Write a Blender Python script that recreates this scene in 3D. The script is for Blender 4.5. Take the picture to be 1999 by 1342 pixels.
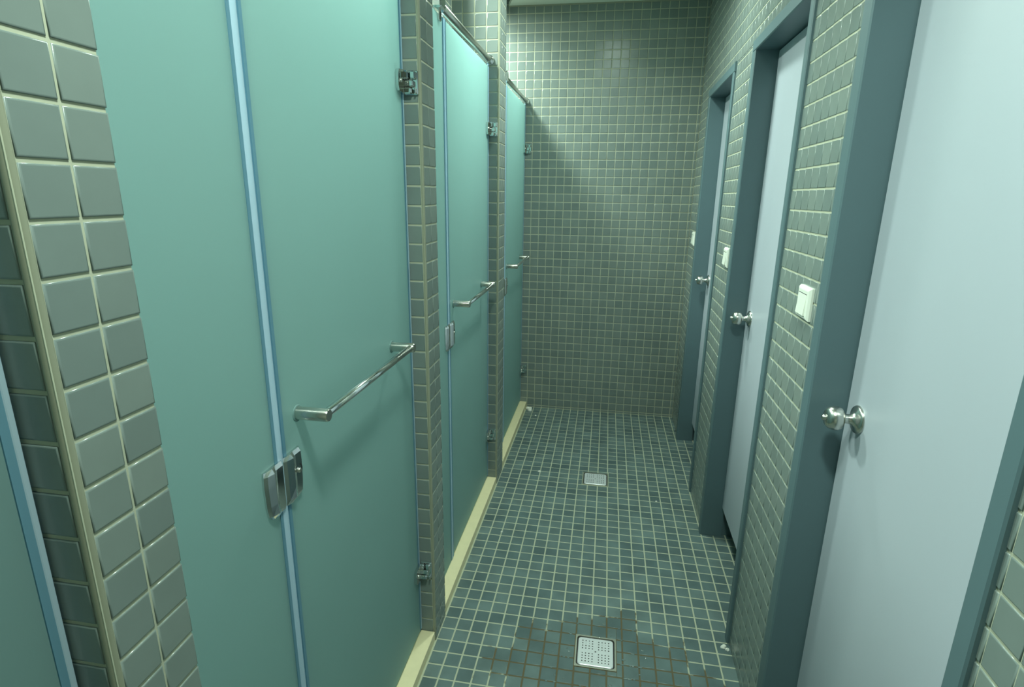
import bpy, math, random
from mathutils import Matrix, Vector

for o in list(bpy.data.objects):
    bpy.data.objects.remove(o, do_unlink=True)
S = bpy.context.scene
COL = S.collection
R = random.Random(7)

T = 0.05            # one mosaic tile, metres; all layout below is measured in tiles
ZF = 0.275          # the floor lies a little under the first grout line


def W(x, y, z):
    return Vector((x * T, y * T, (z + ZF) * T))


# ------------------------------------------------------------------ camera
yaw, pitch, roll, FPX = 0.163167, -0.263762, -0.0136024, 1089.187
cam_d = bpy.data.cameras.new('camera')
cam_d.sensor_width = 36.0
cam_d.lens = FPX / 1999 * 36.0
cam_d.clip_start = 0.02
cam = bpy.data.objects.new('camera', cam_d)
COL.objects.link(cam)
m = Matrix.Rotation(yaw, 3, 'Z') @ Matrix.Rotation(pitch, 3, 'X') @ Matrix.Rotation(roll, 3, 'Y')
rx, fy, uz = m.col[0], m.col[1], m.col[2]
m3 = Matrix((rx, uz, -fy)).transposed()
cam.matrix_world = Matrix.Translation(W(9.5346, -71.218, 28.0356)) @ m3.to_4x4()
S.camera = cam

# ------------------------------------------------------------------ world, light, exposure
wd = bpy.data.worlds.new('world')
S.world = wd
wd.use_nodes = True
wd.node_tree.nodes['Background'].inputs[0].default_value = (0.6, 0.9, 0.75, 1)
wd.node_tree.nodes['Background'].inputs[1].default_value = 0.0
S.view_settings.view_transform = 'Standard'
S.view_settings.look = 'None'
S.view_settings.gamma = 1.0
S.view_settings.use_curve_mapping = False
S.view_settings.exposure = 0.0

CEIL = 48.85
LIGHT_COL = (0.82, 1.0, 0.87)
LAMPS = [  # x, y (tiles), watts, kind
    (9.1, -22.6, 12.0, 'corridor'),
    (9.1, -64.0, 7.2, 'corridor'),
    (-8.0, -8.0, 11.0, 'stall'),
    (-8.0, -28.5, 13.5, 'stall'),
    (-8.0, -46.5, 11.0, 'stall'),
]


# ------------------------------------------------------------------ materials
def nodes_of(name):
    mt = bpy.data.materials.new(name)
    mt.use_nodes = True
    nt = mt.node_tree
    return mt, nt, nt.nodes['Principled BSDF']


def simple(name, col, rough=0.5, metal=0.0, spec=0.5, noise=0.0, nscale=20, bump=0.0, coat=0.0):
    mt, nt, p = nodes_of(name)
    p.inputs['Roughness'].default_value = rough
    p.inputs['Metallic'].default_value = metal
    p.inputs['Specular IOR Level'].default_value = spec
    p.inputs['Coat Weight'].default_value = coat
    tc = nt.nodes.new('ShaderNodeTexCoord')
    nz = nt.nodes.new('ShaderNodeTexNoise')
    nz.inputs['Scale'].default_value = nscale
    nz.inputs['Detail'].default_value = 4
    nt.links.new(tc.outputs['Object'], nz.inputs['Vector'])
    mx = nt.nodes.new('ShaderNodeMix')
    mx.data_type = 'RGBA'
    a = [max(0, c * (1 - noise)) for c in col]
    b = [min(1, c * (1 + noise)) for c in col]
    mx.inputs[6].default_value = (*a, 1)
    mx.inputs[7].default_value = (*b, 1)
    nt.links.new(nz.outputs['Fac'], mx.inputs[0])
    nt.links.new(mx.outputs[2], p.inputs['Base Color'])
    if bump:
        bp = nt.nodes.new('ShaderNodeBump')
        bp.inputs['Strength'].default_value = bump
        bp.inputs['Distance'].default_value = 0.001
        nt.links.new(nz.outputs['Fac'], bp.inputs['Height'])
        nt.links.new(bp.outputs['Normal'], p.inputs['Normal'])
    return mt


def tile_mat(name, ca, cb, rough, grime=0.0):
    """glazed tile: each tile carries its own random number in the attribute rnd"""
    mt, nt, p = nodes_of(name)
    at = nt.nodes.new('ShaderNodeAttribute')
    at.attribute_name = 'rnd'
    mx = nt.nodes.new('ShaderNodeMix')
    mx.data_type = 'RGBA'
    mx.inputs[6].default_value = (*ca, 1)
    mx.inputs[7].default_value = (*cb, 1)
    nt.links.new(at.outputs['Fac'], mx.inputs[0])
    tc = nt.nodes.new('ShaderNodeTexCoord')
    nz = nt.nodes.new('ShaderNodeTexNoise')
    nz.inputs['Scale'].default_value = 9
    nz.inputs['Detail'].default_value = 5
    nt.links.new(tc.outputs['Object'], nz.inputs['Vector'])
    mr = nt.nodes.new('ShaderNodeMapRange')
    mr.inputs[1].default_value = 0.35
    mr.inputs[2].default_value = 0.7
    mr.inputs[3].default_value = 1 - grime
    mr.inputs[4].default_value = 1.0
    nt.links.new(nz.outputs['Fac'], mr.inputs[0])
    sc = nt.nodes.new('ShaderNodeVectorMath')
    sc.operation = 'SCALE'
    nt.links.new(mx.outputs[2], sc.inputs[0])
    nt.links.new(mr.outputs[0], sc.inputs['Scale'])
    nt.links.new(sc.outputs[0], p.inputs['Base Color'])
    p.inputs['Roughness'].default_value = rough
    p.inputs['Specular IOR Level'].default_value = 0.5
    n2 = nt.nodes.new('ShaderNodeTexNoise')
    n2.inputs['Scale'].default_value = 60
    nt.links.new(tc.outputs['Object'], n2.inputs['Vector'])
    bp = nt.nodes.new('ShaderNodeBump')
    bp.inputs['Strength'].default_value = 0.15
    bp.inputs['Distance'].default_value = 0.0006
    nt.links.new(n2.outputs['Fac'], bp.inputs['Height'])
    nt.links.new(bp.outputs['Normal'], p.inputs['Normal'])
    return mt, nt, p


def wet_mask(nt, cx, cy, r, soft=0.0):
    """blotch around the near drain with a ragged outline"""
    geo = nt.nodes.new('ShaderNodeNewGeometry')
    sb = nt.nodes.new('ShaderNodeVectorMath')
    sb.operation = 'SUBTRACT'
    sb.inputs[1].default_value = (cx, cy, 0)
    nt.links.new(geo.outputs['Position'], sb.inputs[0])
    ml = nt.nodes.new('ShaderNodeVectorMath')
    ml.operation = 'MULTIPLY'
    ml.inputs[1].default_value = (0.72, 1.0, 0.0)
    nt.links.new(sb.outputs[0], ml.inputs[0])
    ln = nt.nodes.new('ShaderNodeVectorMath')
    ln.operation = 'LENGTH'
    nt.links.new(ml.outputs[0], ln.inputs[0])
    nz = nt.nodes.new('ShaderNodeTexNoise')
    nz.inputs['Scale'].default_value = 9
    nz.inputs['Detail'].default_value = 4
    nt.links.new(geo.outputs['Position'], nz.inputs['Vector'])
    ad = nt.nodes.new('ShaderNodeMath')
    ad.operation = 'MULTIPLY_ADD'
    ad.inputs[1].default_value = 0.42
    nt.links.new(nz.outputs['Fac'], ad.inputs[0])
    nt.links.new(ln.outputs['Value'], ad.inputs[2])
    mr = nt.nodes.new('ShaderNodeMapRange')
    mr.interpolation_type = 'SMOOTHSTEP'
    mr.inputs[1].default_value = r + 0.205 - soft
    mr.inputs[2].default_value = r + 0.225 + soft
    mr.inputs[3].default_value = 1
    mr.inputs[4].default_value = 0
    nt.links.new(ad.outputs[0], mr.inputs[0])
    return mr.outputs[0]


WETC = W(10.9, -42.9, 0)
M = {}
M['tile'], _, _ = tile_mat('glazed_wall_tile', (0.19, 0.235, 0.225), (0.23, 0.275, 0.255), 0.22, 0.10)
M['floor_tile'], nt, p = tile_mat('floor_tile', (0.115, 0.175, 0.18), (0.17, 0.24, 0.235), 0.42, 0.32)
wm = wet_mask(nt, WETC.x, WETC.y, 0.23, 0.05)
mr = nt.nodes.new('ShaderNodeMapRange')
mr.inputs[3].default_value = 0.42
mr.inputs[4].default_value = 0.31
nt.links.new(wm, mr.inputs[0])
nt.links.new(mr.outputs[0], p.inputs['Roughness'])
M['grout'] = simple('wall_grout', (0.46, 0.47, 0.36), 0.85, noise=0.12, nscale=30)
M['floor_grout'], nt, p = nodes_of('floor_grout')
p.inputs['Roughness'].default_value = 0.8
wm = wet_mask(nt, WETC.x, WETC.y, 0.23)
mx = nt.nodes.new('ShaderNodeMix')
mx.data_type = 'RGBA'
mx.inputs[6].default_value = (0.46, 0.48, 0.36, 1)
mx.inputs[7].default_value = (0.13, 0.105, 0.055, 1)
nt.links.new(wm, mx.inputs[0])
nt.links.new(mx.outputs[2], p.inputs['Base Color'])
M['bead'] = simple('corner_bead_plastic', (0.29, 0.30, 0.22), 0.5, noise=0.05)
M['stone'] = simple('cream_threshold_stone', (0.85, 0.76, 0.48), 0.45, noise=0.06, nscale=40)
M['ceiling'] = simple('ceiling_paint', (0.84, 0.88, 0.76), 0.8, noise=0.03)
M['void'] = simple('ceiling_void', (0.03, 0.035, 0.035), 0.9)
M['door'] = simple('white_laminate', (0.44, 0.48, 0.54), 0.38, noise=0.015, nscale=6)
M['frame'] = simple('blue_grey_frame_paint', (0.10, 0.16, 0.18), 0.42, noise=0.04, nscale=5)
M['chrome'] = simple('chrome', (0.72, 0.74, 0.74), 0.10, metal=1.0, noise=0.04)
M['steel'] = simple('brushed_steel', (0.62, 0.62, 0.58), 0.24, metal=1.0, noise=0.08, nscale=80)
M['dark_metal'] = simple('dark_gap', (0.015, 0.018, 0.02), 0.6)
M['switch'] = simple('white_switch_plastic', (0.80, 0.82, 0.74), 0.3, noise=0.02)
M['drain_plate'] = simple('drain_plate_steel', (0.72, 0.74, 0.76), 0.38, metal=0.35, noise=0.05, nscale=60)
M['drain_frame'] = simple('drain_rim_steel', (0.60, 0.60, 0.52), 0.28, metal=0.9, noise=0.08)
M['chip'] = simple('plaster', (0.85, 0.85, 0.78), 0.8, noise=0.1, nscale=200, bump=0.4)


def glass_mat(name, col, tr, rough, w_tr):
    """acid-etched glass: light scatters off it and through it"""
    mt, nt, p = nodes_of(name)
    p.inputs['Base Color'].default_value = (*col, 1)
    p.inputs['Roughness'].default_value = rough
    tc = nt.nodes.new('ShaderNodeTexCoord')
    nz = nt.nodes.new('ShaderNodeTexNoise')
    nz.inputs['Scale'].default_value = 4
    nz.inputs['Detail'].default_value = 3
    nt.links.new(tc.outputs['Object'], nz.inputs['Vector'])
    mx = nt.nodes.new('ShaderNodeMix')
    mx.data_type = 'RGBA'
    mx.inputs[6].default_value = (*[c * 0.95 for c in col], 1)
    mx.inputs[7].default_value = (*[min(1, c * 1.05) for c in col], 1)
    nt.links.new(nz.outputs['Fac'], mx.inputs[0])
    nt.links.new(mx.outputs[2], p.inputs['Base Color'])
    t = nt.nodes.new('ShaderNodeBsdfTranslucent')
    t.inputs['Color'].default_value = (*tr, 1)
    ms = nt.nodes.new('ShaderNodeMixShader')
    ms.inputs[0].default_value = w_tr
    nt.links.new(p.outputs[0], ms.inputs[1])
    nt.links.new(t.outputs[0], ms.inputs[2])
    nt.links.new(ms.outputs[0], nt.nodes['Material Output'].inputs[0])
    return mt


M['glass'] = glass_mat('frosted_glass', (0.345, 0.52, 0.515), (0.52, 0.70, 0.69), 0.42, 0.6)
M['seal'] = glass_mat('clear_plastic_seal', (0.62, 0.78, 0.90), (0.65, 0.85, 0.95), 0.25, 0.45)
M['seal_dark'] = glass_mat('bluish_seal_plastic', (0.20, 0.40, 0.52), (0.24, 0.48, 0.60), 0.3, 0.4)  # deeper blue plastic of the seal lips and the hinge-side band

em = bpy.data.materials.new('lamp_lens')
em.use_nodes = True
nt = em.node_tree
nt.nodes.remove(nt.nodes['Principled BSDF'])
e = nt.nodes.new('ShaderNodeEmission')
e.inputs[0].default_value = (*LIGHT_COL, 1)
e.inputs[1].default_value = 34
nt.links.new(e.outputs[0], nt.nodes['Material Output'].inputs[0])
M['lens'] = em


# ------------------------------------------------------------------ mesh helpers
class MB:
    """collects verts and faces in tile units; one MB becomes one mesh object"""

    def __init__(self):
        self.v, self.f, self.m, self.r, self.s = [], [], [], [], []

    def add(self, vs, fs, mi=0, rnd=0.5, smooth=False):
        b = len(self.v)
        self.v += [tuple(q) for q in vs]
        for f in fs:
            self.f.append([b + i for i in f])
            self.m.append(mi)
            self.r.append(rnd)
            self.s.append(smooth)

    def box(self, a, b, mi=0):
        (x0, y0, z0), (x1, y1, z1) = [min(p, q) for p, q in zip(a, b)], [max(p, q) for p, q in zip(a, b)]
        self.add([(x0, y0, z0), (x1, y0, z0), (x1, y1, z0), (x0, y1, z0),
                  (x0, y0, z1), (x1, y0, z1), (x1, y1, z1), (x0, y1, z1)],
                 [(0, 3, 2, 1), (4, 5, 6, 7), (0, 1, 5, 4), (1, 2, 6, 5), (2, 3, 7, 6), (3, 0, 4, 7)], mi)

    def bbox(self, a, b, c=0.05, mi=0):
        """box with chamfered edges"""
        lo = [min(p, q) for p, q in zip(a, b)]
        hi = [max(p, q) for p, q in zip(a, b)]
        c = min(c, *[(h - l) * 0.45 for l, h in zip(lo, hi)])
        vs, idx = [], {}
        for sx in (0, 1):
            for sy in (0, 1):
                for sz in (0, 1):
                    s = (sx, sy, sz)
                    for ax in range(3):
                        q = [lo[i] + c if s[i] == 0 else hi[i] - c for i in range(3)]
                        q[ax] = hi[ax] if s[ax] else lo[ax]
                        idx[(s, ax)] = len(vs)
                        vs.append(tuple(q))
        fs = []
        for ax in range(3):
            o = [i for i in range(3) if i != ax]
            for sv in (0, 1):
                quad = []
                for (p, q) in ((0, 0), (1, 0), (1, 1), (0, 1)):
                    s = [0, 0, 0]
                    s[ax] = sv
                    s[o[0]], s[o[1]] = p, q
                    quad.append(idx[(tuple(s), ax)])
                fs.append(quad)
        for ax in range(3):
            o = [i for i in range(3) if i != ax]
            for p in (0, 1):
                for q in (0, 1):
                    s0 = [0, 0, 0]
                    s0[o[0]], s0[o[1]] = p, q
                    s1 = list(s0)
                    s1[ax] = 1
                    s0, s1 = tuple(s0), tuple(s1)
                    fs.append([idx[(s0, o[0])], idx[(s1, o[0])], idx[(s1, o[1])], idx[(s0, o[1])]])
        for sx in (0, 1):
            for sy in (0, 1):
                for sz in (0, 1):
                    fs.append([idx[((sx, sy, sz), ax)] for ax in range(3)])
        self.add(vs, fs, mi)

    def prism(self, prof, axis, a, b, mi=0, smooth=False):
        """extrude a closed 2D profile along axis 0/1/2 from a to b"""
        n = len(prof)
        vs = []
        for t in (a, b):
            for (p, q) in prof:
                w = [p, q]
                w.insert(axis, t)
                vs.append(tuple(w))
        self.add(vs, [(i, (i + 1) % n, n + (i + 1) % n, n + i) for i in range(n)], mi, smooth=smooth)
        self.add(vs, [tuple(range(n))[::-1], tuple(range(n, 2 * n))], mi)

    def lathe(self, prof, origin, axis, n=28, mi=0):
        """prof: (distance along axis, radius)"""
        ax = Vector(axis).normalized()
        up = Vector((0, 0, 1)) if abs(ax.z) < 0.9 else Vector((1, 0, 0))
        u = ax.cross(up).normalized()
        w = ax.cross(u)
        o = Vector(origin)
        vs, fs = [], []
        for (d, r) in prof:
            for i in range(n):
                t = 2 * math.pi * i / n
                vs.append(tuple(o + ax * d + (u * math.cos(t) + w * math.sin(t)) * max(r, 1e-4)))
        k = len(prof)
        for j in range(k - 1):
            for i in range(n):
                fs.append((j * n + i, j * n + (i + 1) % n, (j + 1) * n + (i + 1) % n, (j + 1) * n + i))
        self.add(vs, fs, mi, smooth=True)
        self.add(vs, [tuple(range(n))[::-1], tuple(range((k - 1) * n, k * n))], mi)

    def tube(self, a, b, r, n=24, mi=0, ch=0.03):
        a, b = Vector(a), Vector(b)
        L = (b - a).length
        ch = min(ch, r * 0.4)
        self.lathe([(0, r - ch), (ch, r), (L - ch, r), (L, r - ch)], a, b - a, n, mi)


def finish(name, mb, mats, parent=None, base=None, kind=None, smooth_angle=None):
    """one mesh object; base = origin in tile coordinates (world), children are built relative to their thing"""
    me = bpy.data.meshes.new(name)
    if parent is not None and base is None:
        off = Vector((0, 0, 0))
        vs = [(x * T, y * T, z * T) for x, y, z in mb.v]
        loc = None
    else:
        base = base or (0, 0, -ZF)
        vs = [((x - base[0]) * T, (y - base[1]) * T, (z - base[2]) * T) for x, y, z in mb.v]
        loc = W(*base)
    me.from_pydata(vs, [], mb.f)
    for mt in (mats if isinstance(mats, (list, tuple)) else [mats]):
        me.materials.append(M[mt])
    me.polygons.foreach_set('material_index', mb.m)
    me.polygons.foreach_set('use_smooth', mb.s)
    at = me.attributes.new('rnd', 'FLOAT', 'FACE')
    at.data.foreach_set('value', mb.r)
    import bmesh
    bm = bmesh.new()
    bm.from_mesh(me)
    bmesh.ops.recalc_face_normals(bm, faces=bm.faces)
    bm.to_mesh(me)
    bm.free()
    me.update()
    o = bpy.data.objects.new(name, me)
    COL.objects.link(o)
    if parent is not None:
        o.parent = parent
    else:
        o.location = loc
    if kind:
        o['kind'] = kind
    return o


def thing(name, loc, rz=0.0, label=None, cat=None, group=None, kind=None):
    o = bpy.data.objects.new(name, None)
    o.empty_display_size = 0.05
    COL.objects.link(o)
    o.location = W(*loc)
    o.rotation_euler = (0, 0, rz)
    tag(o, label, cat, group, kind)
    return o


def tag(o, label=None, cat=None, group=None, kind=None):
    if label:
        o['label'] = label
    if cat:
        o['category'] = cat
    if group:
        o['group'] = group
    if kind:
        o['kind'] = kind


def copy_tree(o, parent=None):
    c = o.copy()
    COL.objects.link(c)
    if parent is not None:
        c.parent = parent
    for ch in [k for k in bpy.data.objects if k.parent == o]:
        copy_tree(ch, c)
    return c


def tiles(mb, fn, u0, u1, v0, v1, uo=0.0, vo=0.0, gap=0.09, h=0.028, mi=1, slope=0.0, skip=None, tilt=0.003,
          rim=0.04, gu=None):
    """individual tiles on a surface; fn(u, v, height) gives the 3D point; grid lines at uo+i, vo+j"""
    gu = gap if gu is None else gu
    i = math.floor(u0 - uo)
    while i + uo < u1:
        j = math.floor(v0 - vo - abs(slope) * 60)
        while j + vo < v1 + abs(slope) * 60:
            a, b = i + uo + gu / 2, i + 1 + uo - gu / 2
            sh = slope * ((a + b) / 2)
            c, d = j + vo + gap / 2 + sh, j + 1 + vo - gap / 2 + sh
            j += 1
            a, b, c, d = max(a, u0 + .01), min(b, u1 - .01), max(c, v0 + .01), min(d, v1 - .01)
            if b - a < 0.07 or d - c < 0.07:
                continue
            if skip and skip((a + b) / 2, (c + d) / 2):
                continue
            t = [R.uniform(-tilt, tilt) for _ in range(3)]
            vs = []
            for (ins, hh) in ((0, 0), (0.004, h * 0.55), (rim * 0.35, h * 0.86), (rim, h)):
                ins = min(ins, (b - a) * 0.4, (d - c) * 0.4)
                for (p, q) in ((a + ins, c + ins), (b - ins, c + ins), (b - ins, d - ins), (a + ins, d - ins)):
                    e_ = 0 if hh == 0 else t[0] + t[1] * (p - a) + t[2] * (q - c)
                    vs.append(fn(p, q, hh + e_))
            fs = []
            for k in range(3):
                for w in range(4):
                    fs.append((k * 4 + w, k * 4 + (w + 1) % 4, k * 4 + 4 + (w + 1) % 4, k * 4 + 4 + w))
            rn = R.random()
            mb.add(vs, fs, mi, rn, True)
            mb.add(vs, [(12, 13, 14, 15)], mi, rn, False)
        i += 1


H = 0.028

# ------------------------------------------------------------------ floor
DR1 = (10.3, -41.38)
DR2 = (9.76, -18.7)


def in_drain(u, v):
    for (x, y) in (DR1, DR2):
        # cells of the grid touched by the gully are laid separately with cut tiles
        if math.floor(x - 1.33) <= u < math.ceil(x + 1.33) and \
                math.floor(y - 1.33 + .079) - .079 <= v < math.ceil(y + 1.33 + .079) - .079:
            return True
    return False


fb = MB()
FZ = -ZF - 0.02
# solid slab with pits under the two gullies, grout on top
xs = [-20.3, DR2[0] - 1.3, DR2[0] + 1.3, DR1[0] + 1.3, 27]
ys = [-100, DR1[1] - 1.3, DR1[1] + 1.3, DR2[1] - 1.3, DR2[1] + 1.3, 0.3]
for i, (xa, xb) in enumerate(zip([-20.3], [27])):
    pass
fb.box((-20.3, -100, FZ - 2), (27, 0.6, FZ - 0.5), 0)
cuts = [(-100, DR1[1] - 1.3, None), (DR1[1] - 1.3, DR1[1] + 1.3, DR1), (DR1[1] + 1.3, DR2[1] - 1.3, None),
        (DR2[1] - 1.3, DR2[1] + 1.3, DR2), (DR2[1] + 1.3, 0.6, None)]
for (ya, yb, d) in cuts:
    if d is None:
        fb.box((-20.3, ya, FZ - 0.5), (27, yb, FZ), 0)
    else:
        fb.box((-20.3, ya, FZ - 0.5), (d[0] - 1.3, yb, FZ), 0)
        fb.box((d[0] + 1.3, ya, FZ - 0.5), (27, yb, FZ), 0)
tiles(fb, lambda u, v, h: (u, v, FZ + h), -0.0, 26.0, -84, 0.0, 0.0, -0.079, gap=0.10, h=0.02, skip=in_drain,
      rim=0.03, tilt=0.002)
tiles(fb, lambda u, v, h: (u, v, FZ + h), -20, -1.0, -84, 0.0, 0.0, -0.079, gap=0.10, h=0.02, rim=0.03, tilt=0.002)
for (x, y) in (DR1, DR2):
    xa, xb = math.floor(x - 1.33), math.ceil(x + 1.33)
    ya, yb = math.floor(y - 1.33 + .079) - .079, math.ceil(y + 1.33 + .079) - .079
    ff = lambda u, v, h: (u, v, FZ + h)
    for (p, q, r_, s_) in ((xa, x - 1.33, ya, yb), (x + 1.33, xb, ya, yb), (x - 1.33, x + 1.33, ya, y - 1.33),
                           (x - 1.33, x + 1.33, y + 1.33, yb)):
        tiles(fb, ff, p, q, r_, s_, 0.0, -0.079, gap=0.10, h=0.02, rim=0.03, tilt=0.002)
floor = finish('floor', fb, ['floor_grout', 'floor_tile'], kind='structure')

# ------------------------------------------------------------------ back wall
RX0, RTH = 19.35, math.atan(0.5 / 44)


def RW(u, d):
    """right side: u runs along the wall (negative towards the viewer), d is the depth into the wall"""
    return (RX0 + u * math.sin(RTH) + d * math.cos(RTH), u * math.cos(RTH) - d * math.sin(RTH))


b = MB()
b.box((-20.3, H, FZ - 0.5), (27, 2.2, 54), 0)
tiles(b, lambda u, v, h: (u, H - h, v), -20, RX0 - 0.02, -ZF, 53, 0.0, 0.0, gap=0.10, gu=0.08)
finish('wall_back', b, ['grout', 'tile'], kind='structure')

# ------------------------------------------------------------------ right wall with three door openings
OPEN = [(-58.1, -46.4, 2.3), (-38.45, -26.75, 2.5), (-18.9, -7.2, 2.0)]   # near, far, leaf bottom
OT = 38.45
segs = [(0.0, OPEN[2][1] + 0.7), (OPEN[2][0] - 0.6, OPEN[1][1] + 0.7), (OPEN[1][0] - 0.6, OPEN[0][1] + 0.7),
        (OPEN[0][0] - 0.6, -99.0)]
b = MB()


def rbox(mb, u0, u1, d0, d1, z0, z1, mi=0):
    pts = [RW(u0, d0), RW(u0, d1), RW(u1, d1), RW(u1, d0)]
    vs = [(x, y, z0) for x, y in pts] + [(x, y, z1) for x, y in pts]
    mb.add(vs, [(0, 3, 2, 1), (4, 5, 6, 7), (0, 1, 5, 4), (1, 2, 6, 5), (2, 3, 7, 6), (3, 0, 4, 7)], mi)


for (ua, ub) in segs:
    rbox(b, ua, ub, H, 2.6, FZ, OT + 0.0)
rbox(b, 0.0, -99.0, H, 2.6, OT, 53)


def rskip(u, v):
    if v > OT - 0.3:
        return False
    for (n_, f_, _) in OPEN:
        if n_ - 0.62 < u < f_ + 0.72:
            return True
    return False


rfn = lambda u, v, h: (*RW(u, H - h), v)
for (ua, ub) in segs:
    tiles(b, rfn, ub if ub > -84 else -84, ua, -ZF, OT, 0.1, 0.08, slope=-0.0073, gap=0.09, gu=0.045, tilt=0.0012, rim=0.03)
tiles(b, rfn, -84, 0.0, OT, 53, 0.1, 0.08, slope=-0.0073, gap=0.09, gu=0.045, tilt=0.0012, rim=0.03)
finish('wall_right', b, ['grout', 'tile'], kind='structure')
b = MB()
rbox(b, 0.0, -99.0, 6.0, 7.0, FZ, 53)
for u in (-1.0, -22.5, -42.5, -66.0):
    rbox(b, u, u - 1.2, 2.6, 6.0, FZ, 53)
finish('wall_right', b, ['ceiling'], kind='structure')

# ------------------------------------------------------------------ left: tiled dividing walls ending in narrow piers
PIERS = [  # near y, far y, row offset, column offset on the corridor face
    (-21.5, -18.5, 0.18, -21.3),
    (-42.25, -40.0, 0.315, -42.0),
    (-63.33, -61.2, 0.455, -63.1),
    (-85.0, -82.8, 0.5, -84.0),
]
for k, (ya, yb, vo, uo) in enumerate(PIERS):
    b = MB()
    b.box((-20, ya + H, FZ), (-H, yb - H, 53), 0)
    bw = 0.16 if k >= 2 else 0.13
    tiles(b, lambda u, v, h: (u, ya + H - h, v), -20, -bw, -ZF, 53, -bw, vo)             # towards the viewer
    bw = 0.16 if k >= 2 else 0.13
    tiles(b, lambda u, v, h: (-H + h, u, v), ya + bw + .02, yb, -ZF, 53, ya + bw, vo, gu=0.06)                # towards the corridor
    tiles(b, lambda u, v, h: (u, yb - H + h, v), -20, 0.0, -ZF, 53, -0.2, vo)              # away
    # rounded corner bead
    bw = 0.16 if k >= 2 else 0.13
    prof = [(-bw, ya), (-bw, ya + bw), (0.0, ya + bw)]
    for s in range(0, 7):
        t = -math.pi / 2 * s / 6
        prof.append((-bw * .85 + bw * .85 * math.cos(t), ya + bw * .85 + bw * .85 * math.sin(t)))
    w = finish('wall_left', b, ['grout', 'tile'], kind='structure')
    b = MB()
    b.prism(prof, 2, FZ, 53, 0)
    b.s = [len(f) == 4 and i >= 2 for i, f in enumerate(b.f)]
    finish('trim_%d' % (k + 1), b, ['bead'], kind='structure')

b = MB()
b.box((-21, -99, FZ), (-20, 0.3, 53), 0)
tiles(b, lambda u, v, h: (-20 + h, u, v), -82, 0.0, -ZF, 53, 0.0, 0.2)
finish('wall_left', b, ['grout', 'tile'], kind='structure')
# tiled pipe boxing high in the corner of the middle stall
b = MB()
b.box((-12, -24.2 + H, FZ), (-4 - H, -21.5, 53), 0)
tiles(b, lambda u, v, h: (-4 - H + h, u, v), -24.2, -21.5, -ZF, 53, 0.4, 0.6)
tiles(b, lambda u, v, h: (u, -24.2 + H - h, v), -12, -4.0, -ZF, 53, 0.0, 0.6)
finish('wall_left', b, ['grout', 'tile'], kind='structure')

b = MB()
b.box((-21, -100, FZ), (27, -99, 53), 0)
finish('wall_front', b, ['ceiling'], kind='structure')

# ------------------------------------------------------------------ ceiling
b = MB()


def slab(poly, z0, z1, mi=0):
    b.prism(poly, 2, z0, z1, mi)


slab([(-20.2, -99), (27, -99), (27, -3.2), (-20.2, -3.2)], CEIL, CEIL + 0.4)
slab([(-3.1, 0.0), (-1.95, -3.2), (27, -3.2), (27, 0.0)], CEIL, CEIL + 0.4)
slab([(-20.2, -3.2), (-7.0, -3.2), (-7.0, 0.0), (-20.2, 0.0)], CEIL, CEIL + 0.4)
finish('ceiling', b, ['ceiling'], kind='structure')
b = MB()
b.box((-21, -100, 53), (27, 2.2, 53.6))
b.box((-20.1, -3.5, CEIL + 0.4), (27, -3.2, 53))
finish('ceiling', b, ['void'], kind='structure')
b = MB()
b.prism([(-0.0, CEIL - 0.13), (0.0, CEIL), (-0.16, CEIL)], 0, -3.1, RX0)
finish('trim_5', b, ['bead'], kind='structure')

# ------------------------------------------------------------------ thresholds of the stalls
OPN = [(-18.5, 0.0), (-40.0, -21.5), (-61.2, -42.25), (-82.8, -63.33)]
for k, (yb, yt) in enumerate(OPN):
    b = MB()
    b.bbox((-1.75, yb + 0.02, -ZF - 0.02), (-0.06, yt - 0.02, 0.42), 0.03)
    finish('trim_%d' % (k + 6), b, ['stone'], kind='structure')


# ------------------------------------------------------------------ shower doors
GX, GT = -0.92, 0.2


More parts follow.
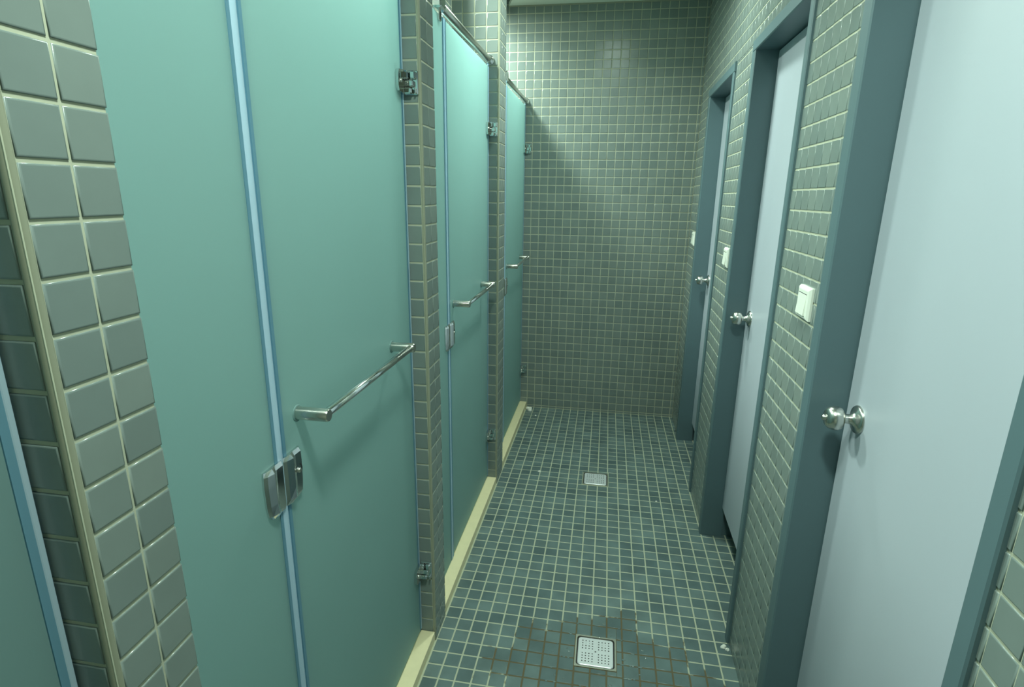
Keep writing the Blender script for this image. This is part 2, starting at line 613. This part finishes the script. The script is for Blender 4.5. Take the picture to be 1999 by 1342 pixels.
def make_shower():
    """origin: foot of the far pier, on the corridor side; y runs to the viewer as negative numbers"""
    t = thing('shower_screen', (0, 0, -ZF))
    L = lambda z: z + ZF       # part coordinates count from the thing's base

    def part(nm, mb, mats, par=t):
        return finish(nm, mb, mats, parent=par)

    zt = 38.15
    b = MB()
    b.bbox((GX - GT, -18.8, L(0.43)), (GX, -13.62, L(zt)), 0.03)
    part('fixed_panel', b, ['glass'])
    b = MB()
    b.bbox((GX - GT, -13.02, L(0.62)), (GX, -0.35, L(zt)), 0.03)
    leaf = part('door_panel', b, ['glass'])
    b = MB()      # seal between the two panes: round bulb between two dark lips
    b.prism([(GX - GT - .03, -13.66), (GX + .03, -13.66), (GX + .03, -13.52), (GX - GT - .03, -13.52)], 2, L(.5), L(zt), 1)
    b.prism([(GX - GT - .03, -13.12), (GX + .03, -13.12), (GX + .03, -12.98), (GX - GT - .03, -12.98)], 2, L(.5), L(zt), 1)
    pr = []
    for s in range(12):
        a = 2 * math.pi * s / 12
        pr.append((GX - GT / 2 + 0.16 * math.cos(a), -13.32 + 0.2 * math.sin(a)))
    b.prism(pr, 2, L(.5), L(zt), 0, True)
    part('seal_strip', b, ['seal', 'seal_dark'])
    b = MB()
    b.bbox((GX - GT - .03, -0.19, L(0.62)), (GX + 0.03, -0.06, L(zt)), 0.02)
    b.box((GX - GT - .012, -0.36, L(0.62)), (GX + 0.012, -0.19, L(zt)), 1)
    part('edge_seal', b, ['seal', 'seal_dark'])
    # towel-bar handle
    for y in (-12.05, -3.05):
        b = MB()
        b.lathe([(0.03, 0.235), (1.17, 0.235), (1.22, 0.205)], (GX, y, L(20.42)), (1, 0, 0), 32)
        post = part('handle_post', b, ['steel'])
        b = MB()
        b.lathe([(0, 0.31), (0.02, 0.31), (0.035, 0.28)], (GX, y, L(20.42)), (1, 0, 0), 32)
        part('shine_ring', b, ['glass'], post)  # added disc imitating the ring of reflected shine on the glass
    b = MB()
    b.tube((0.10, -12.0, L(20.42)), (0.10, -3.1, L(20.42)), 0.17)
    part('handle_bar', b, ['chrome'])
    # lock: keeper on the fixed pane, bolt case on the leaf, each with a tapering ridge
    for nm, y0, y1 in (('lock_keeper', -14.42, -13.36), ('lock_case', -13.28, -12.2)):
        b = MB()
        zs = [17.45, 17.62, 18.0, 18.7, 19.1, 19.25]
        tp = [0.55, 0.2, 0.07, 0.0, 0.03, 0.10]
        vs, fs = [], []
        n = 6
        for z, q in zip(zs, tp):
            yl = y0 + (q * 0.5 if nm == 'lock_keeper' else 0)
            yr = y1 - (0 if nm == 'lock_keeper' else q * 0.5)
            g = (z - zs[0]) / (zs[-1] - zs[0])          # the bright facet narrows to nothing at the foot
            edge = 0.5 if z in (zs[0], zs[-1]) else 1.0
            for s_, hh in ((0, .04), (.10, .12), (.36, .20), (.38 + .17 * g, .20 - .10 * g), (.60, .11), (.92, .12), (1, .04)):
                vs.append((GX + 0.03 + hh * edge, yl + (yr - yl) * s_, L(z)))
        for j in range(len(zs) - 1):
            for i in range(n):
                a = j * (n + 1) + i
                fs.append((a, a + 1, a + n + 2, a + n + 1))
        b.add(vs, fs, 0, smooth=False)
        m_ = n + 1
        k_ = len(zs)
        # sides back to the glass
        rim = [i for i in range(m_)] + [j * m_ + n for j in range(1, k_)] + [(k_ - 1) * m_ + i for i in range(n - 1, -1, -1)] + [j * m_ for j in range(k_ - 2, 0, -1)]
        base_v = [(GX, vs[i][1], vs[i][2]) for i in rim]
        allv = [vs[i] for i in rim] + base_v
        q = len(rim)
        b.add(allv, [(i, (i + 1) % q, q + (i + 1) % q, q + i) for i in range(q)], 0)
        b.add(base_v, [tuple(range(q))], 0)
        o = part(nm, b, ['chrome'])
        if nm == 'lock_case':
            b = MB()
            b.lathe([(0, .09), (.07, .09), (.10, .06)], (GX + .13, -12.52, L(18.45)), (1, 0, 0), 20)
            part('thumb_turn', b, ['steel'], o)
            b = MB()
            for sg in (-1, 1):
                for s in range(6):
                    a0 = sg * (0.5 + s * 0.28)
                    a1 = a0 + sg * 0.28
                    r0, r1 = 0.19, 0.235
                    c = (-12.52, L(18.45))
                    q4 = [(c[0] + r * math.sin(a), c[1] + r * math.cos(a)) for r, a in ((r0, a0), (r0, a1), (r1, a1), (r1, a0))]
                    b.prism(q4, 0, GX + .1, GX + .158)
            part('dial_marks', b, ['dark_metal'], o)
    # hinges
    for zc in (33.25, 5.1):
        b = MB()
        hh = 0.56
        # clamp plates on both faces of the glass, tapering away from the wall
        for x0, x1 in ((GX, GX + 0.17), (GX - GT - 0.17, GX - GT)):
            b.prism([(-0.30, L(zc - hh)), (-1.0, L(zc - hh * 0.86)), (-1.12, L(zc - hh * .5)), (-1.12, L(zc + hh * .5)),
                     (-1.0, L(zc + hh * 0.86)), (-0.30, L(zc + hh))], 0, x0, x1)
        # knuckle: stepped block next to the wall
        xa, xb = GX + 0.12, -0.30
        b.bbox((xa, -0.40, L(zc - hh * .98)), (xb - .08, -0.13, L(zc - hh * .42)), 0.07)
        b.bbox((xa, -0.36, L(zc - hh * .38)), (xb, -0.13, L(zc + hh * .20)), 0.06)
        b.bbox((xa, -0.40, L(zc + hh * .24)), (xa + .26, -0.13, L(zc + hh * .96)), 0.07)
        b.bbox((GX - .05, -0.36, L(zc - hh * .9)), (xa + .03, -0.2, L(zc + hh * .9)), 0.04)
        o = part('hinge', b, ['chrome'])
        b = MB()
        b.bbox((GX + 0.10, -0.13, L(zc - hh)), (-0.12, -0.01, L(zc + hh)), 0.04)
        b.bbox((xa + .31, -0.36, L(zc + hh * .26)), (-0.18, -0.12, L(zc + hh * .94)), 0.07)
        b.bbox((xb + .05, -0.34, L(zc - hh * .94)), (-0.17, -0.12, L(zc - hh * .45)), 0.06)
        part('wall_plate', b, ['chrome'], o)
        b = MB()
        b.lathe([(0, .11), (.05, .11), (.07, .07)], (GX + .17, -0.78, L(zc)), (1, 0, 0), 16)
        part('screw', b, ['steel'], o)
    # stabiliser rod above the glass
    b = MB()
    b.tube((GX + 0.02, -14.9, L(38.62)), (GX + 0.02, -0.3, L(38.62)), 0.27)
    part('support_rod', b, ['steel'])
    b = MB()
    b.lathe([(0, .42), (.1, .42), (.14, .33), (.5, .33), (.55, .29)], (GX + 0.02, -0.02, L(38.62)), (0, -1, 0), 28)
    part('rod_socket', b, ['chrome'])
    b = MB()
    b.bbox((GX - GT - .16, -14.55, L(37.75)), (GX + 0.12, -14.1, L(38.5)), 0.05)
    b.bbox((GX - .34, -15.0, L(38.3)), (GX + 0.36, -14.0, L(39.1)), 0.1)
    cl = part('rod_clamp', b, ['chrome'])
    b = MB()
    b.lathe([(0, .2), (.12, .2), (.16, .14)], (GX + .1, -14.35, L(39.08)), (0, 0, 1), 18)
    part('screw', b, ['steel'], cl)
    return t


sh0 = make_shower()
SH = [(0.0, -8.4, 'farthest frosted glass shower door with towel bar, narrowest, beside the end wall'),
      (-21.5, 0, 'middle frosted glass shower door with towel bar, between the two tiled piers with cream edging'),
      (-42.25, 0, 'large frosted glass shower door with chrome bar and lock in left foreground'),
      (-63.33, 0, 'dark sliver of frosted glass at the lower left edge, before the nearest tiled pier')]
for i, (y, _, lab) in enumerate(SH):
    o = sh0 if i == 0 else copy_tree(sh0)
    o.location = W(0, y, -ZF)
    tag(o, lab, 'shower door', 'frosted glass shower doors along the left side')


# ------------------------------------------------------------------ white doors in deep blue-grey frames
def make_door(leafz, name):
    wdt = 11.7
    t = bpy.data.objects.new(name, None)
    t.empty_display_size = 0.05
    COL.objects.link(t)
    L = lambda z: z + ZF
    # local axes: x = depth into the wall, y = along the wall (0 at the far jamb, negative towards the viewer)
    zi, zo = 37.75, 38.5
    b = MB()
    pf = -0.16
    prof_far = [(pf, 0.80), (pf - .0, 0.06), (pf + .06, 0.0), (1.62, 0.0), (1.62, 0.28), (2.6, 0.28), (2.6, 0.72), (0.02, 0.72), (0.02, 0.86), (pf + .05, 0.86)]
    b.prism(prof_far, 2, 0.0, L(zi))
    far = finish('frame_jamb', b, ['frame'], parent=t)
    b = MB()
    pn = [(x, -wdt - (y if y < .7 else y - .22)) for x, y in prof_far]
    b.prism(pn, 2, 0.0, L(zi))
    finish('frame_jamb', b, ['frame'], parent=t)
    b = MB()
    ph = [(x, L(zi) + (z if z < .7 else z - .08)) for x, z in prof_far]
    b.prism(ph, 1, -wdt - 0.74, 0.86)
    finish('frame_head', b, ['frame'], parent=t)
    b = MB()
    b.bbox((1.40, -wdt + 0.05, L(leafz)), (2.2, -0.05, L(zi - .06)), 0.05)
    leaf = finish('door_leaf', b, ['door'], parent=t)
    b = MB()
    zc, yc = L(19.16), -1.25
    b.lathe([(-.02, .60), (.06, .60), (.12, .55), (.17, .34), (.30, .21), (.55, .18), (.60, .19), (.61, .34), (.67, .44), (.80, .50),
             (.98, .50), (1.14, .44), (1.24, .33), (1.25, .16)], (1.40, yc, zc), (-1, 0, 0), 40)
    k = finish('door_knob', b, ['steel'], parent=leaf)
    b = MB()
    b.lathe([(0, .13), (.1, .13), (.15, .08)], (0.16, yc, zc), (-1, 0, 0), 20)
    b2 = finish('turn_button', b, ['steel'], parent=leaf)
    return t


DL = [('door_1', OPEN[0]), ('door_2', OPEN[1]), ('door_3', OPEN[2])]
for nm, (n_, f_, lz) in DL:
    d = make_door(lz, nm)
    x, y = RW(f_, 0)
    d.location = W(x, y, -ZF)
    d.rotation_euler = (0, 0, -RTH)
    d['kind'] = 'structure'


# ------------------------------------------------------------------ light switches
def make_switch():
    t = thing('light_switch', (0, 0, 0))
    b = MB()
    w, hgt = 1.62, 1.5
    # sloped-edge plate; x = out of the wall (negative), y along
    vs = []
    for (x, i) in ((0, 0), (-0.10, 0.0), (-0.20, 0.09), (-0.22, 0.16)):
        vs += [(x, -w + i, i), (x, -i, i), (x, -i, hgt - i), (x, -w + i, hgt - i)]
    fs = [(0, 3, 2, 1), (12, 13, 14, 15)]
    for k in range(3):
        for q in range(4):
            fs.append((k * 4 + q, k * 4 + (q + 1) % 4, k * 4 + 4 + (q + 1) % 4, k * 4 + 4 + q))
    b.add(vs, fs)
    p = finish('cover_plate', b, ['switch'], parent=t)
    b = MB()
    # rocker, pressed in at the top and standing out at the bottom
    r = [(-0.21, 1.17), (-0.225, 1.17), (-0.29, 0.22), (-0.21, 0.22)]
    b.prism(r, 1, -w + 0.28, -0.28)
    finish('rocker', b, ['switch'], parent=t)
    b = MB()
    b.box((-0.225, -w + 0.26, 1.17), (-0.215, -0.26, 1.2))
    finish('rocker_gap', b, ['dark_metal'], parent=t)
    b = MB()
    b.box((-0.225, -w + 0.26, 0.185), (-0.215, -0.26, 0.215))
    finish('rocker_gap', b, ['dark_metal'], parent=t)
    return t


sw0 = make_switch()
for i, (u, z, lab) in enumerate([(-43.0, 22.55, 'nearest and largest white light switch, on tiles beside the nearest knobbed door frame'),
                                 (-23.65, 22.55, 'middle white light switch, on tiles between the second and third door frames'),
                                 (-3.95, 22.55, 'farthest tiny white light switch, in the corner by the end wall')]):
    o = sw0 if i == 0 else copy_tree(sw0)
    x, y = RW(u, 0)
    o.location = W(x, y, z)
    o.rotation_euler = (0, 0, -RTH)
    tag(o, lab, 'light switch', 'white light switches on the right wall')


# ------------------------------------------------------------------ floor drains
def rsq(s, r, n=5, cx=0, cy=0):
    out = []
    for (sx, sy, a0) in ((1, 1, 0), (-1, 1, 90), (-1, -1, 180), (1, -1, 270)):
        for i in range(n + 1):
            a = math.radians(a0 + 90 * i / n)
            out.append((cx + sx * (s - r) + r * math.cos(a), cy + sy * (s - r) + r * math.sin(a)))
    return out


def make_drain():
    t = thing('floor_drain', (0, 0, -ZF))
    b = MB()
    S0 = 1.3
    # square rim around a rounded well
    outer, inner = [], rsq(1.2, 0.2)
    n = len(inner)
    for (x, y) in inner:
        k = S0 / max(abs(x), abs(y))
        outer.append((x * k, y * k))
    corners = rsq(S0, 0.02)
    vs = [(x, y, 0.03) for x, y in corners] + [(x, y, 0.03) for x, y in inner] + [(x, y, -0.2) for x, y in inner] + [(x, y, -0.3) for x, y in corners]
    fs = []
    for i in range(n):
        j = (i + 1) % n
        fs += [(i, j, n + j, n + i), (n + i, n + j, 2 * n + j, 2 * n + i), (i, 3 * n + i, 3 * n + j, j)]
    b.add(vs, fs)
    finish('rim', b, ['drain_frame'], parent=t)
    b = MB()
    b.prism(rsq(1.19, 0.2), 2, -0.3, -0.16)
    finish('well', b, ['dark_metal'], parent=t)
    b = MB()
    pl = rsq(1.12, 0.2)
    pi = rsq(1.08, 0.18)
    n = len(pl)
    vs = [(x, y, -0.14) for x, y in pl] + [(x, y, 0.0) for x, y in pl] + [(x, y, 0.03) for x, y in pi]
    fs = []
    for k in range(2):
        for i in range(n):
            j = (i + 1) % n
            fs.append((k * n + i, k * n + j, k * n + n + j, k * n + n + i))
    fs += [tuple(range(n)), tuple(range(2 * n, 3 * n))]
    b.add(vs, fs)
    cc = [-0.83, -0.62, -0.41, -0.20, 0.20, 0.41, 0.62, 0.83]
    for x in cc:
        for y in cc:
            if abs(y - 0.62) < .01 and abs(x) < .7 and abs(x) > .3:
                r = 0.022
            else:
                r = 0.043
            b.add([(x + r * math.cos(a * math.pi / 6), y + r * math.sin(a * math.pi / 6), 0.034) for a in range(12)], [tuple(range(12))], 1)
    b.add([(0.06 * math.cos(a * math.pi / 6), 0.045 * math.sin(a * math.pi / 6), 0.034) for a in range(12)], [tuple(range(12))], 1)
    finish('grate', b, ['drain_plate', 'dark_metal'], parent=t)
    return t


dr0 = make_drain()
for i, ((x, y), lab) in enumerate([(DR1, 'near square perforated steel floor drain in the wet brown-stained patch'),
                                   (DR2, 'far square steel floor drain in dry tiles halfway down the corridor')]):
    o = dr0 if i == 0 else copy_tree(dr0)
    o.location = W(x, y, -ZF)
    o.rotation_euler = (0, 0, 0)
    tag(o, lab, 'floor drain', 'square floor drains in the corridor')


# ------------------------------------------------------------------ small debris on the floor
def chip(name, x, y, s, lab, cat, seed, lobes=1):
    rr = random.Random(seed)
    b = MB()
    for k in range(lobes):
        ox, oy = (rr.uniform(-s, s) * 0.9, rr.uniform(-s, s) * 0.9) if lobes > 1 else (0, 0)
        n, rings = 9, 4
        vs = []
        for j in range(rings):
            t = j / (rings - 1)
            for i in range(n):
                a = 2 * math.pi * i / n
                rad = s * (0.75 if lobes > 1 else 1) * math.cos(t * 1.35) * rr.uniform(0.7, 1.15)
                vs.append((ox + rad * math.cos(a), oy + rad * math.sin(a) * 0.8, s * 0.8 * math.sin(t * 1.35) * rr.uniform(.85, 1.1)))
        fs = []
        for j in range(rings - 1):
            for i in range(n):
                fs.append((j * n + i, j * n + (i + 1) % n, j * n + n + (i + 1) % n, j * n + n + i))
        fs += [tuple(range(n))[::-1], tuple(range((rings - 1) * n, rings * n))]
        b.add(vs, fs)
    b.v = [(vx + x, vy + y, vz - ZF) for vx, vy, vz in b.v]
    o = finish(name, b, ['chip'], base=(x, y, -ZF))
    tag(o, lab, cat)
    return o


chip('plaster_lump', 18.55, -39.5, 0.2, 'crumbled white plaster lump on floor at the foot of a blue door frame', 'debris', 3, 4)
chip('plaster_lump', 0.45, -1.3, 0.42, 'pale plaster lump on the floor in the far left corner by the end wall', 'debris', 8, 3)
chip('plaster_chip', 3.9, -18.2, 0.16, 'white chip on the floor left of the far drain', 'debris', 4)
chip('plaster_chip', 2.0, -29.6, 0.10, 'small white chip on the floor beside the middle shower threshold', 'debris', 5)
chip('plaster_chip', 15.6, -22.0, 0.10, 'tiny white chip on the floor right of the far drain', 'debris', 6)
chip('plaster_chip', 1.6, -3.1, 0.14, 'tiny pale chip on the floor near the end wall, left side', 'debris', 9)


# beads of water left around the near drain
wt, nt, p = nodes_of('water')
p.inputs['Base Color'].default_value = (0.16, 0.21, 0.20, 1)
p.inputs['Roughness'].default_value = 0.04
p.inputs['Coat Weight'].default_value = 1.0
p.inputs['IOR'].default_value = 1.6
M['water'] = wt
b = MB()
rr = random.Random(21)
for k in range(70):
    a = rr.uniform(0, 2 * math.pi)
    d = rr.uniform(1.6, 3.6)
    x, y = DR1[0] + d * math.cos(a), DR1[1] - 0.6 + d * math.sin(a)
    if abs(x - DR1[0]) < 1.45 and abs(y - DR1[1]) < 1.45:
        continue
    if rr.random() < 0.7:
        y = round(y + .079) - .079
    r = rr.uniform(0.035, 0.085)
    st = rr.uniform(1, 2.2)
    n = 10
    vs = [(x + r * st * f * math.cos(2 * math.pi * i / n), y + r * f * math.sin(2 * math.pi * i / n), -ZF - .004 + r * .45 * h)
          for (f, h) in ((1, 0), (.9, .5), (.6, .85), (.25, 1)) for i in range(n)]
    fs = [(q * n + i, q * n + (i + 1) % n, q * n + n + (i + 1) % n, q * n + n + i) for q in range(3) for i in range(n)]
    b.add(vs, fs + [tuple(range(3 * n, 4 * n)), tuple(range(n))[::-1]], 0, smooth=True)
o = finish('water_drops', b, ['water'], base=(DR1[0], DR1[1], -ZF))
tag(o, 'clear water drops on the brown-stained tiles around the near drain', 'water', kind='stuff')

# ------------------------------------------------------------------ recessed ceiling lamps
def make_lamp():
    t = thing('ceiling_lamp', (0, 0, CEIL))
    b = MB()
    b.lathe([(0.0, 2.35), (-0.10, 2.3), (-0.12, 2.05), (0.02, 1.98)], (0, 0, 0), (0, 0, 1), 40)
    finish('trim_ring', b, ['switch'], parent=t)
    b = MB()
    b.lathe([(-0.02, 1.97), (-0.04, 1.9)], (0, 0, 0), (0, 0, 1), 40)
    finish('lens', b, ['lens'], parent=t)
    return t


lp0 = make_lamp()
for i, (x, y, pw, kd) in enumerate(LAMPS):
    o = lp0 if i == 0 else copy_tree(lp0)
    o.location = W(x, y, CEIL)
    ld = bpy.data.lights.new('lamp_light', 'AREA')
    ld.shape = 'DISK'
    ld.size = 0.19
    ld.spread = math.radians(152 if kd == 'corridor' else 175)
    ld.energy = pw
    ld.color = LIGHT_COL
    lo = bpy.data.objects.new('lamp_light', ld)
    COL.objects.link(lo)
    lo.parent = o
    lo.location = (0, 0, -0.012)
    where = {0: 'above the corridor between the drains', 1: 'above the corridor near the viewer', 2: 'inside the farthest shower stall',
             3: 'inside the middle shower stall', 4: 'inside the large foreground shower stall'}[i]
    tag(o, 'round recessed ceiling lamp ' + where, 'ceiling lamp', 'round recessed ceiling lamps')
